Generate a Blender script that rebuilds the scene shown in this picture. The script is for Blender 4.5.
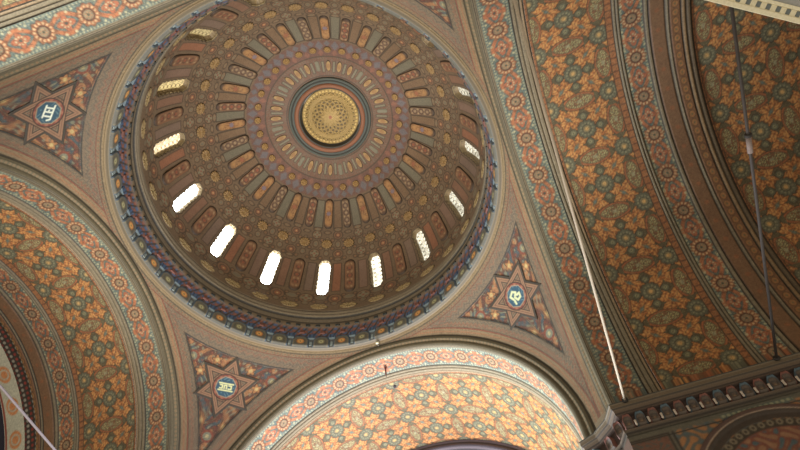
import bpy, math, numpy as np
from mathutils import Matrix, Vector
PI = math.pi
rad = math.radians
sc = bpy.context.scene
for o in list(bpy.data.objects):
    bpy.data.objects.remove(o)

# ------------------------------------------------------------------ camera
cam = bpy.data.cameras.new('camera')
camo = bpy.data.objects.new('camera', cam)
sc.collection.objects.link(camo)
R3 = Matrix(((0.9331067, 0.3233790, 0.1572826), (0.3595925, -0.8418448, -0.4024806), (0.0022537, 0.4321150, -0.9018157)))
camo.matrix_world = Matrix.Translation((4.05926, -4.61574, 0)) @ R3.to_4x4()
cam.sensor_fit = 'HORIZONTAL'
cam.sensor_width = 36
cam.lens = 591.324 * 36 / 800
cam.shift_x = (400 - 389.0865) / 800
cam.shift_y = -(225 - 220.1142) / 800
cam.clip_start = 0.05
cam.clip_end = 200
sc.camera = camo

# ------------------------------------------------------------------ light
w = bpy.data.worlds.new('world')
sc.world = w
w.use_nodes = True
w.node_tree.nodes['Background'].inputs[0].default_value = (1.0, 0.89, 0.74, 1)
w.node_tree.nodes['Background'].inputs[1].default_value = 0.70


def area(name, loc, target, sx, sy, power, col):
    l = bpy.data.lights.new(name, 'AREA')
    l.shape = 'RECTANGLE'
    l.size, l.size_y, l.energy, l.color = sx, sy, power, col
    o = bpy.data.objects.new(name, l)
    sc.collection.objects.link(o)
    o.location = loc
    o.rotation_euler = (Vector(target) - Vector(loc)).to_track_quat('-Z', 'Y').to_euler()
    return o


# daylight through the tall windows of the arm at the foot of the picture
area('window_daylight_south', (-1.2, 9.4, 5.2), (0.6, 2.0, 12.0), 5.0, 3.0, 1500, (0.90, 0.95, 1.0))
area('window_daylight_south_crown', (-0.6, 6.7, 6.6), (-0.2, 6.4, 13.2), 6.0, 1.8, 860, (0.76, 0.78, 1.0))  # extra fill added under the crown to strengthen the daylight on the soffit
sd = area('window_daylight_south_side', (-3.6, 6.8, 7.2), (4.4, 6.0, 10.6), 1.0, 1.6, 210, (0.74, 0.88, 1.0))  # extra fill added for the bluish bright edge at the right foot
sd.data.spread = rad(70)
area('gallery_lamp_left', (-7.0, -1.0, 3.0), (-7.0, 1.6, 13.0), 2.0, 2.0, 170, (1.0, 0.84, 0.62))  # unseen warm fill added to brighten the left vault
# unseen cool fill added in the top arm to brighten its vault
area('gallery_lamp_glow', (-2.0, -8.0, 8.5), (-3.0, -6.2, 12.0), 1.2, 1.0, 480, (0.90, 0.93, 1.0))
# unseen uplight added low in the crossing to brighten the dome
up = area('chandelier_uplight', (0.0, 0.0, 3.2), (0.0, 0.0, 20.0), 2.4, 2.4, 340, (1.0, 0.88, 0.70))
up.data.spread = rad(80)

sc.view_settings.view_transform = 'Standard'
sc.view_settings.look = 'None'
sc.view_settings.gamma = 1
sc.view_settings.use_curve_mapping = False
sc.view_settings.exposure = -0.22

# ------------------------------------------------------------------ building constants (metres, eye level z = 0)
A = 5.0            # half width of the crossing
RO, RI = 4.686, 4.42   # arch radii, outer and inner edge of the moulding
HC = 8.834         # springing height
RS = math.hypot(A, RO)   # pendentive sphere
RD, ZD = 4.75, 15.77     # dome radius and centre height
RING = 4.84
T_W = rad(17.45)    # wheel pitch along the vaults
T_F = rad(11.94)   # flower pitch along the bands


# ------------------------------------------------------------------ colour and painting helpers
def c(r, g, b, k=1.0):
    v = np.array([r, g, b], float) / 255
    return np.where(v <= 0.04045, v / 12.92, ((v + 0.055) / 1.055) ** 2.4) * k


def sm(d, wd=0.012):
    """1 inside (d<0), 0 outside, soft edge"""
    return np.clip(0.5 - d / (2 * wd), 0, 1)


class Cv:
    """a painted surface: colour and relief over a set of points"""
    def __init__(s, shape, base):
        s.C = np.empty(shape + (3,))
        s.C[:] = base
        s.H = np.zeros(shape)

    def put(s, m, col, a=1.0):
        m = (m * a)[..., None]
        s.C = s.C * (1 - m) + np.asarray(col) * m

    def up(s, m, h):
        s.H = s.H * (1 - m) + h * m


def hsh(x, y, k=0):
    v = np.sin(x * 127.1 + y * 311.7 + k * 74.7) * 43758.5453
    return v - np.floor(v)


def vnoise(x, y, k=0):
    xi, yi = np.floor(x), np.floor(y)
    fx, fy = x - xi, y - yi
    fx, fy = fx * fx * (3 - 2 * fx), fy * fy * (3 - 2 * fy)
    return (hsh(xi, yi, k) * (1 - fx) + hsh(xi + 1, yi, k) * fx) * (1 - fy) + (hsh(xi, yi + 1, k) * (1 - fx) + hsh(xi + 1, yi + 1, k) * fx) * fy


def filigree(x, y, s, k=0):
    """curling interlace, -1..1"""
    a = np.sin(x / s * 6.283 + 1.7 * np.sin(y / s * 6.283 * 0.71 + k))
    b = np.sin(y / s * 6.283 + 1.7 * np.sin(x / s * 6.283 * 0.77 - k))
    return a * b


def fold(x, T):
    return x - T * np.round(x / T)


def grain(cv, x, y, k=0.16, lines=0.0):
    n = vnoise(x / 0.05, y / 0.05) * 0.5 + vnoise(x / 0.023, y / 0.023, 3) * 0.5
    m = vnoise(x / 0.7, y / 0.7, 9)
    if lines:
        q = filigree(x + 0.03 * np.sin(y * 9), y, 0.19, 0.7)
        cv.put(sm(np.abs(q) - 0.13, 0.12), c(52, 44, 34), lines)
        q = filigree(y, x, 0.10, 1.9)
        cv.put(np.clip(q * 2 - 0.9, 0, 1), c(176, 160, 120), lines * 0.45)
    cv.C *= (1 + k * 2 * (n - 0.5) + 0.16 * (m - 0.5))[..., None]


# ------------------------------------------------------------------ materials
def mat(name, rough=0.62, metal=0.0, bump=0.25, scale=40):
    m = bpy.data.materials.new(name)
    m.use_nodes = True
    nt = m.node_tree
    b = nt.nodes['Principled BSDF']
    at = nt.nodes.new('ShaderNodeAttribute')
    at.attribute_name = 'paint'
    tc = nt.nodes.new('ShaderNodeTexCoord')
    no = nt.nodes.new('ShaderNodeTexNoise')
    no.inputs['Scale'].default_value = scale
    no.inputs['Detail'].default_value = 3
    mp = nt.nodes.new('ShaderNodeMapRange')
    mp.inputs['To Min'].default_value = 0.78
    mp.inputs['To Max'].default_value = 1.22
    mx = nt.nodes.new('ShaderNodeMix')
    mx.data_type = 'RGBA'
    mx.blend_type = 'MULTIPLY'
    mx.inputs[0].default_value = 1
    L = nt.links.new
    L(tc.outputs['Object'], no.inputs['Vector'])
    L(no.outputs['Fac'], mp.inputs['Value'])
    L(at.outputs['Color'], mx.inputs[6])
    L(mp.outputs['Result'], mx.inputs[7])
    L(mx.outputs[2], b.inputs['Base Color'])
    if bump:
        bp = nt.nodes.new('ShaderNodeBump')
        bp.inputs['Strength'].default_value = bump
        bp.inputs['Distance'].default_value = 0.01
        L(no.outputs['Fac'], bp.inputs['Height'])
        L(bp.outputs['Normal'], b.inputs['Normal'])
    b.inputs['Roughness'].default_value = rough
    b.inputs['Metallic'].default_value = metal
    b.inputs['Specular IOR Level'].default_value = 0.3
    return m


M_STUCCO = mat('painted_stucco')
M_GILT = mat('gilded_stucco', 0.38, 0.35)
M_IRON = mat('painted_iron', 0.65, 0.0, 0.05)
M_WOOD = mat('painted_wood', 0.5, 0.0, 0.1)


def glass_mat(name, strength, c1, c2, lat):
    """leaded pane lit by daylight behind it"""
    m = bpy.data.materials.new(name)
    m.use_nodes = True
    nt = m.node_tree
    b = nt.nodes['Principled BSDF']
    at = nt.nodes.new('ShaderNodeAttribute')
    at.attribute_name = 'paint'
    L = nt.links.new
    cr = nt.nodes.new('ShaderNodeMix')
    cr.data_type = 'RGBA'
    cr.inputs[6].default_value = (*c2, 1)
    cr.inputs[7].default_value = (*c1, 1)
    L(at.outputs['Fac'], cr.inputs[0])
    L(cr.outputs[2], b.inputs['Emission Color'])
    b.inputs['Base Color'].default_value = (0.1, 0.09, 0.07, 1)
    b.inputs['Emission Strength'].default_value = strength
    b.inputs['Roughness'].default_value = 0.25
    return m


# ------------------------------------------------------------------ objects
def mesh_obj(name, V, F, C, material, parent=None, smooth=True):
    me = bpy.data.meshes.new(name)
    V = np.asarray(V, np.float32).reshape(-1, 3)
    F = np.asarray(F, np.int32)
    n = F.shape[1]
    me.vertices.add(len(V))
    me.vertices.foreach_set('co', V.ravel())
    me.loops.add(F.size)
    me.loops.foreach_set('vertex_index', F.ravel())
    me.polygons.add(len(F))
    me.polygons.foreach_set('loop_start', np.arange(len(F), dtype=np.int32) * n)
    me.polygons.foreach_set('loop_total', np.full(len(F), n, np.int32))
    me.polygons.foreach_set('use_smooth', np.full(len(F), smooth))
    me.update(calc_edges=True)
    at = me.color_attributes.new('paint', 'FLOAT_COLOR', 'POINT')
    C = np.asarray(C, float)
    if C.ndim == 1:
        C = np.tile(C, (len(V), 1))
    C = np.clip(C.reshape(-1, 3), 0, 1)
    lum = C @ np.array([0.2126, 0.7152, 0.0722])
    C = C * 0.87 + lum[:, None] * 0.13  # haze put into the paint: colours muted, darks lifted
    C = np.clip((C * 0.93 + 0.010) * np.array([0.97, 1.0, 0.86]), 0, 1)
    at.data.foreach_set('color', np.concatenate([C, np.ones((len(C), 1))], 1).astype(np.float32).ravel())
    me.materials.append(material)
    o = bpy.data.objects.new(name, me)
    sc.collection.objects.link(o)
    o.parent = parent
    return o


def quads(nu, nv, flip=False):
    i, j = np.meshgrid(np.arange(nu - 1), np.arange(nv - 1), indexing='ij')
    a = i * nv + j
    f = np.stack([a, a + nv, a + nv + 1, a + 1], -1).reshape(-1, 4)
    return f[:, ::-1] if flip else f


def grid_obj(name, P, C, material=None, parent=None, flip=False):
    return mesh_obj(name, P, quads(P.shape[0], P.shape[1], flip), C.reshape(-1, 3), material or M_STUCCO, parent)


def empty(name, label, cat, loc=(0, 0, 0), group=None):
    o = bpy.data.objects.new(name, None)
    sc.collection.objects.link(o)
    o.location = loc
    tag(o, label, cat, group)
    return o


def tag(o, label, cat, group=None):
    o['label'] = label
    o['category'] = cat
    if group:
        o['group'] = group
    return o


def copy_obj(o, parent, M=None):
    n = o.copy()
    sc.collection.objects.link(n)
    n.parent = parent
    if M is not None:
        n.matrix_local = M
    return n


def rotz(a):
    return Matrix.Rotation(a, 4, 'Z')


# ------------------------------------------------------------------ barrel vaults
# built along +x, arc angle t measured from the +y side over the crown
K = 1.0
OR = c(186, 112, 50)
ORL = c(214, 152, 78)
RED = c(160, 72, 44)
DK = c(58, 46, 34)
OLV = c(112, 102, 78)
OLD = c(84, 76, 56)
PAL = c(190, 178, 140)
BLG = c(98, 118, 122)
BLU = c(60, 86, 112)
BRN = c(124, 94, 66)
BRD = c(88, 66, 48)
BEI = c(158, 128, 94)
GRB = c(132, 116, 94)


def paint_panel(x, s, xr=99):
    """wheels, pointed ovals and leaf stars on a square lattice; x across 0..W from first wheel column, s along"""
    g = 0.675
    T = T_W * RI
    s = s + 0.06
    cv = Cv(x.shape, c(98, 84, 58))
    gs = T / 2
    # leaf stars at the cell centres
    ci = fold(x - g / 2, g)
    cj = fold(s - gs / 2, gs)
    ix = np.round((x - g / 2) / g)
    jx = np.round((s - gs / 2) / gs)
    sg = np.where((ix + jx) % 2 == 0, 1, -1)
    p = (ci + sg * cj) / 1.414
    q = (ci - sg * cj) / 1.414
    th = np.arctan2(q, p)
    r = np.hypot(p, q * 1.15)
    lob = 0.285 + 0.075 * np.cos(4 * th) + 0.04 * np.cos(8 * th + PI) + 0.02 * np.cos(20 * th)
    d = r - lob
    cv.put(sm(d - 0.022), DK, 0.8)
    cv.put(sm(d), OR)
    f = filigree(p, q, 0.15, 1.0)
    cv.put(sm(d + 0.02) * sm(np.abs(d + 0.07) - 0.012), c(124, 70, 38), 0.8)
    vein = np.minimum(np.abs(p), np.abs(q)) - 0.012
    cv.put(sm(d + 0.04) * sm(vein), c(110, 76, 48), 0.8)
    cv.put(sm(d + 0.03) * np.clip(f * 1.8, 0, 1), ORL, 0.8)
    cv.put(sm(d + 0.03) * np.clip(-f * 1.8 - 0.4, 0, 1), c(120, 66, 34), 0.7)
    cv.put(sm(np.hypot(p / 1.9, q) - 0.045 - 0.01 * np.cos(6 * th)), OLV)
    cv.put(sm(np.hypot(p / 1.9, q) - 0.02), BLG, 0.8)
    # nodes
    u = fold(x, g)
    v = fold(s, gs)
    i = np.round(x / g).astype(int)
    j = np.round(s / gs).astype(int)
    wheel = ((i + j) % 2 == 0)
    center = (i % 2 == 1)
    a = np.where(center, u, v)          # long axis of the oval
    b = np.where(center, v, u)
    e = (np.abs(a) / 0.40) ** 1.7 + (np.abs(b) / 0.185) ** 1.7
    de = (e - 1) * 0.13
    ov = ~wheel
    cv.put(ov * sm(de - 0.025), DK, 0.85)
    cv.put(ov * sm(de), c(172, 96, 52))
    cv.put(ov * sm(de + 0.028), DK, 0.6)
    cv.put(ov * sm(de + 0.042), c(100, 92, 66))
    f = filigree(a, b, 0.105, 2.0)
    cv.put(ov * sm(de + 0.05) * np.clip(f * 2, 0, 1), c(170, 152, 102))
    cv.put(ov * sm(de + 0.05) * np.clip(-f * 2 - 0.2, 0, 1), c(140, 78, 44))
    cv.put(ov * sm(np.hypot(a / 1.6, b) - 0.035), c(150, 140, 108))
    r = np.hypot(u, v)
    th = np.arctan2(v, u)
    R1 = 0.205 + 0.012 * np.cos(12 * th)
    cv.put(wheel * sm(r - R1 - 0.02), DK, 0.9)
    cv.put(wheel * sm(r - R1), c(96, 92, 74))
    cv.put(wheel * sm(np.abs(r - 0.135) - 0.022) * (0.5 + 0.5 * np.cos(12 * th)), c(142, 136, 106))
    cv.put(wheel * sm(np.abs(r - 0.094) - 0.010), DK, 0.7)
    cv.put(wheel * sm(r - 0.082), c(132, 118, 84))
    cv.put(wheel * sm(r - 0.045), c(200, 152, 88))
    # small discs round the middle wheels
    for du, dv in ((0.33, 0), (-0.33, 0), (0, 0.33), (0, -0.33)):
        pass
    X2 = fold(x - g, 2 * g)
    S2 = np.where(True, fold(s - gs, 2 * gs), 0)
    for du, dv in ((0.31, 0), (-0.31, 0), (0, 0.31), (0, -0.31)):
        rr = np.hypot(X2 - du, S2 - dv)
        cv.put(sm(rr - 0.095), DK, 0.8)
        cv.put(sm(rr - 0.078), c(104, 100, 78))
        cv.put(sm(rr - 0.035), c(160, 150, 112))
        cv.put(sm(rr - 0.016), DK)
    return cv


def paint_floral(x, s, W):
    """x across 0..W, s along; flower wreaths on a grey-blue ground"""
    T = T_F * RI
    cv = Cv(x.shape, c(94, 106, 104))
    xc = x - W / 2
    v = fold(s - T / 2, T)
    v2 = fold(s, T)
    cv.put(np.clip(filigree(x, s, 0.16) * 1.6 - 0.3, 0, 1), c(128, 132, 116), 0.8)
    cv.put(np.clip(filigree(x, s, 0.11, 2) * 2 - 0.8, 0, 1), c(60, 66, 64), 0.7)
    # linking arms
    d = np.abs(np.abs(xc) - 0.09 - 0.10 * np.cos(v2 / T * 2 * PI)) - 0.045
    m = sm(d, 0.02)
    cv.put(sm(d - 0.02), DK, 0.35)
    cv.put(m, c(176, 102, 62))
    # small cluster between wreaths
    r = np.hypot(xc * 1.2, v2)
    th = np.arctan2(v2, xc)
    dd = r - 0.15 - 0.035 * np.cos(4 * th)
    cv.put(sm(dd - 0.02), DK, 0.4)
    cv.put(sm(dd), c(168, 92, 60))
    cv.put(sm(np.abs(r - 0.085) - 0.02) * (0.5 + 0.5 * np.cos(8 * th)), PAL, 0.8)
    cv.put(sm(r - 0.035), c(70, 72, 66))
    # wreath
    r = np.hypot(xc, v)
    th = np.arctan2(v, xc)
    R1 = 0.215 + 0.018 * np.cos(10 * th)
    cv.put(sm(r - R1 - 0.022), DK, 0.6)
    cv.put(sm(r - R1), c(168, 98, 60))
    cv.put(sm(r - R1) * (0.5 - 0.5 * np.cos(10 * th + PI)) * sm(0.12 - r), c(92, 58, 42), 0.55)
    cv.put(sm(np.abs(r - 0.165) - 0.024) * np.clip(0.55 + np.cos(14 * th), 0, 1), c(198, 158, 116))
    cv.put(sm(np.abs(r - 0.112) - 0.016), c(72, 48, 38))
    cv.put(sm(r - 0.09), c(128, 120, 98))
    cv.put(sm(np.abs(r - 0.05) - 0.015) * (0.5 + 0.5 * np.cos(6 * th)), c(186, 116, 70))
    cv.put(sm(r - 0.022), DK)
    # dotted edges
    for e in (0.035, W - 0.035):
        dt = np.hypot(x - e, fold(s, 0.075))
        cv.put(sm(dt - 0.016), PAL, 0.75)
    gx = np.hypot(np.abs(xc) - 0.2, np.abs(v2) - 0.10)
    cv.put(sm(gx - 0.028), PAL, 0.8)
    gx = np.hypot(np.abs(xc) - 0.22, np.abs(v2) - 0.22)
    cv.put(sm(gx - 0.024), PAL, 0.8)
    return cv


def paint_stripes(x, s, lines, base):
    """lines: (x0, x1, colour, height)"""
    cv = Cv(x.shape, base)
    for x0, x1, col, h in lines:
        m = sm(np.abs(x - (x0 + x1) / 2) - (x1 - x0) / 2, 0.006)
        cv.put(m, col)
        cv.up(m, h)
    return cv


def vault_strip(name, parent, x0, x1, painter, t0=0.0, t1=PI, r=RI, res=0.02, drop=0.20, label=None, ends=0.0):
    nx = max(5, int((x1 - x0) / res) + 1)
    nt_ = int((t1 - t0) * r / res) + 1
    x = np.linspace(x0, x1, nx)
    t = np.linspace(t0, t1, nt_)
    X, Tt = np.meshgrid(x, t, indexing='ij')
    cv = painter(X, (Tt - PI / 2) * r)
    grain(cv, X, Tt * r, 0.2, 0.42 if name in ('floral_band', 'ornament_panel') else 0.18)
    rr = r - cv.H
    P = np.stack([X, rr * np.cos(Tt), HC + rr * np.sin(Tt)], -1)
    Cc = cv.C
    if drop and t0 == 0:
        lo = P[:, :1].copy(); lo[..., 2] -= drop
        hi = P[:, -1:].copy(); hi[..., 2] -= drop
        P = np.concatenate([lo, P, hi], 1)
        Cc = np.concatenate([Cc[:, :1], Cc, Cc[:, -1:]], 1)
    o = grid_obj(name, P, Cc, None, parent, flip=False)
    if label:
        o['label'] = label
    return o


MOULD = [(0, 0.03, DK, -0.02), (0.03, 0.09, GRB, 0.03), (0.09, 0.11, DK, 0.0), (0.11, 0.19, GRB, 0.04), (0.19, 0.21, DK, 0.0), (0.21, 0.26, c(150, 124, 96), 0.03), (0.26, 0.29, DK, -0.01)]


def paint_archivolt(P5):
    """moulding between the pendentive face and the soffit: k 0..1 outer to inner"""
    def f(k, s):
        cv = Cv(k.shape, c(102, 90, 68))
        for a, b, col in ((0, 0.07, c(44, 36, 28)), (0.22, 0.26, DK), (0.56, 0.60, DK), (0.74, 0.78, c(84, 72, 54)), (0.86, 0.90, DK)):
            cv.put(sm(np.abs(k - (a + b) / 2) - (b - a) / 2, 0.02), col)
        dt = np.hypot((k - 0.40) * 0.29, fold(s, 0.10))
        cv.put(sm(dt - 0.035), c(128, 112, 84))
        cv.put(sm(dt - 0.016), c(136, 92, 62))
        return cv
    return f


def build_vault(parent, kind, ang):
    parts = []
    # archivolt from (A, RO) to (A+.12, RI)
    nk, nt_ = 19, 640
    k = np.linspace(0, 1, nk)
    t = np.linspace(0, PI, nt_)
    Kk, Tt = np.meshgrid(k, t, indexing='ij')
    cv = paint_archivolt(None)(Kk, (Tt - PI / 2) * RI)
    grain(cv, Kk * 0.29, Tt * RI)
    bulge = 0.035 * np.abs(np.sin(Kk * PI * 2))
    rr = RO + (RI - RO) * Kk - bulge * 0.6
    xx = A + 0.12 * Kk - bulge * 0.6
    xx[0] -= 0.02
    rr[0] += 0.03
    P = np.stack([xx, rr * np.cos(Tt), HC + rr * np.sin(Tt)], -1)
    lo = P[:, :1].copy(); lo[..., 2] -= 0.2
    hi = P[:, -1:].copy(); hi[..., 2] -= 0.2
    parts.append(grid_obj('archivolt', np.concatenate([lo, P, hi], 1), np.concatenate([cv.C[:, :1], cv.C, cv.C[:, -1:]], 1), None, parent))
    S = lambda n, a, b, f, **kw: parts.append(vault_strip(n, parent, a, b, f, **kw))
    S('moulding', 5.12, 5.19, lambda x, s: paint_stripes(x - 5.12, s, [(0.0, 0.02, DK, 0), (0.04, 0.055, DK, 0)], GRB), res=0.012)
    S('floral_band', 5.19, 5.80, lambda x, s: paint_floral(x - 5.19, s, 0.61), res=0.019)
    S('moulding', 5.80, 6.09, lambda x, s: paint_stripes(x - 5.80, s, MOULD, GRB), res=0.012)

    def panel(x0, x1, xw):
        def f(x, s):
            cv = paint_panel(x - xw, s)
            for e, ww in ((x0, 0.035), (x1, 0.065)):
                cv.put(sm(np.abs(x - e) - ww - 0.02), DK)
                cv.put(sm(np.abs(x - e) - ww), c(160, 98, 54))
                cv.put(sm(np.abs(x - e) - ww) * (np.abs(fold(s, 0.16)) < 0.02), c(120, 72, 44))
            return cv
        return f
    pe = 7.82
    if kind == 'bottom':
        S('ornament_panel', 6.09, 8.80, panel(6.09, 9.9, 6.17))
        return parts
    S('ornament_panel', 6.09, pe, panel(6.10, 7.755, 6.17))
    S('moulding', 7.62 + 0.20, 7.98, lambda x, s: paint_stripes(x - 7.82, s, [(0, 0.02, DK, -0.01), (0.02, 0.07, GRB, 0.03), (0.07, 0.09, DK, 0), (0.09, 0.14, GRB, 0.03), (0.14, 0.16, DK, 0)], GRB), res=0.012)
    if kind in ('end', 'left'):
        pass
    S('floral_band', 7.98, 8.46, lambda x, s: paint_floral(x - 7.98, s, 0.48), res=0.019)
    rib = [(0, 0.02, DK, 0), (0.02, 0.09, GRB, 0.04), (0.09, 0.12, DK, 0.01), (0.12, 0.42, c(126, 88, 60), 0.06), (0.42, 0.45, DK, 0.05), (0.45, 0.49, GRB, 0.08),
           (0.49, 0.52, DK, 0.07), (0.52, 0.74, c(128, 84, 52), 0.09), (0.74, 0.77, DK, 0.07), (0.77, 0.84, c(140, 108, 72), 0.1), (0.84, 0.87, DK, 0.07), (0.87, 0.95, c(104, 84, 62), 0.09), (0.95, 1.0, DK, 0.03)]

    def ribf(x, s):
        cv = paint_stripes(x - 8.46, s, rib, DK)
        u = x - 8.46
        dt = np.hypot(u - 0.27, fold(s, 0.46))
        cv.put(sm(dt - 0.05), c(150, 88, 52), 0.7)
        dt = np.hypot(u - 0.63, fold(s, 0.2) * 0.8)
        cv.put(sm(dt - 0.075), DK, 0.7)
        cv.put(sm(dt - 0.06), c(158, 104, 56))
        cv.put(sm(dt - 0.02), c(100, 92, 60))
        return cv
    if kind == 'right':
        S('transverse_rib', 8.46, 9.46, ribf, res=0.016)
        S('ornament_panel', 9.46, 12.6, panel(9.46, 12.6, 9.62 + 0.06))
    elif kind == 'left':
        S('transverse_rib', 8.46, 9.10, ribf, res=0.016)

        def dotted(x, s):
            cv = Cv(x.shape, c(62, 50, 46))
            u = x - 9.10
            for k_, col in ((0.07, c(150, 150, 150)), (0.2, c(150, 52, 42)), (0.33, c(160, 150, 140)), (0.43, c(120, 46, 40))):
                cv.put(sm(np.hypot(u - k_, fold(s + k_ * 0.9, 0.14)) - 0.042), col)
            return cv
        S('dotted_moulding', 9.10, 9.55, dotted, res=0.018)

        def pale(x, s):
            cv = Cv(x.shape, c(206, 200, 184))
            r_ = np.hypot(x - 9.85, fold(s, 0.9))
            cv.put(sm(np.hypot((x - 9.85) * 1.2, fold(s, 0.9)) - 0.24), c(224, 142, 84))
            cv.put(sm(np.abs(r_ - 0.13) - 0.02), c(200, 196, 180))
            cv.put(sm(np.abs(x - 10.15) - 0.03), c(160, 60, 40))
            return cv
        S('pale_band', 9.55, 10.2, pale, res=0.03)
    return parts


def build_end_arch(parent):
    pass


vaults = {}
specs = [('right', 0, 'orange and olive painted barrel vault on the right, widest and darkest of the vaults', 'right'),
         ('bottom', 90, 'daylit pale pink barrel vault below the dome, with a small red hook', 'bottom'),
         ('left', 180, 'orange painted barrel vault left of the dome, with a dotted moulding at its far end', 'left'),
         ('top', 270, 'pale blue flowered vault edge crossing the top left corner', 'top')]
for nm, a, lab, kind in specs:
    v = empty('barrel_vault', lab, 'vault')
    build_vault(v, kind, a)
    v.rotation_euler = (0, 0, rad(a))
    vaults[nm] = v

# inner arch ring that closes the bottom vault after its painted panel
def inner_arch(parent, x0, r1, name='inner_arch'):
    prof = [(x0, RI - 0.005), (x0, RI - 0.07), (x0 + 0.03, RI - 0.09), (x0 + 0.03, RI - 0.13), (x0 - 0.03, RI - 0.16), (x0 - 0.03, RI - 0.24), (x0 + 0.03, RI - 0.27), (x0 + 0.1, RI - 0.28), (x0 + 0.1, r1), (x0 + 1.0, r1)]
    t = np.linspace(0, PI, 160)
    cols = [c(80, 66, 76), c(104, 88, 96), c(60, 50, 58), c(104, 90, 98), c(96, 82, 92), c(60, 50, 60), c(96, 80, 90), c(60, 50, 58), c(64, 54, 62), c(60, 50, 56)]
    P = np.array([[(x, r * math.cos(q), HC + r * math.sin(q)) for q in t] for x, r in prof])
    Cc = np.array([[k] * len(t) for k in cols])
    return grid_obj(name, P, Cc, None, parent)


inner_arch(vaults['bottom'], 8.78, 4.05)


# ------------------------------------------------------------------ pendentives
def hexagram(u, v, R):
    """signed distance (approx) of the six-pointed star of circumradius R, a point up (+v)"""
    def tri(u, v):
        h = R / 2
        return np.maximum.reduce([-v - h, v * 0.5 + u * 0.866 - h, v * 0.5 - u * 0.866 - h])
    return tri(u, v), tri(u, -v)


GLY = {  # strokes in a unit box for the lettering of each medallion (x0,y0,x1,y1)
    'left': [(-.85, .42, .7, .42), (-.7, -.42, .6, -.42), (-.5, .42, -.5, -.42), (-.05, .42, -.05, -.42), (.42, .42, .42, -.42), (.7, .42, .85, .1), (-.25, .0, -.05, .0)],
    'bottom': [(-.85, .42, .85, .42), (-.85, -.42, .85, -.42), (-.7, .2, -.42, .2), (-.42, .2, -.42, -.2), (-.7, -.2, -.42, -.2), (-.18, .2, .1, .2), (.1, .2, .1, -.2), (-.18, .2, -.18, -.2), (.34, .2, .66, .2), (.66, .2, .66, -.2), (.34, -.2, .66, -.2)],
    'right': [(-.6, .5, .0, .7), (.0, .7, .3, .3), (.3, .3, -.2, .0), (-.2, .0, -.1, -.5), (-.1, -.5, .4, -.5), (.4, -.5, .6, -.1), (.6, -.1, .2, .0), (-.6, .5, -.5, .0), (-.5, -.2, -.6, -.6)],
    'top': [(-.6, .4, .6, .4), (.6, .4, .6, -.4), (-.6, .4, -.6, -.4), (0, .4, 0, -.2)],
}


def seg(u, v, a):
    x0, y0, x1, y1 = a
    dx, dy = x1 - x0, y1 - y0
    t = np.clip(((u - x0) * dx + (v - y0) * dy) / (dx * dx + dy * dy + 1e-9), 0, 1)
    return np.hypot(u - x0 - t * dx, v - y0 - t * dy)


SC = (45.0, 57.4)   # star centre: azimuth, polar angle
SN = np.array([math.sin(rad(SC[1])) * math.cos(rad(45)), math.sin(rad(SC[1])) * math.sin(rad(45)), math.cos(rad(SC[1]))])
SE = np.array([-math.sin(rad(45)), math.cos(rad(45)), 0])
SU = np.cross(SN, SE)
if SU[2] < 0:
    SU = -SU


def star_uv(n):
    k = 1 / np.maximum((n @ SN), 0.2)
    # azimuthal equidistant about the star centre
    a = np.arccos(np.clip(n @ SN, -1, 1))
    e, u = n @ SE, n @ SU
    l = np.hypot(e, u) + 1e-9
    return RS * a * e / l, RS * a * u / l


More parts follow.
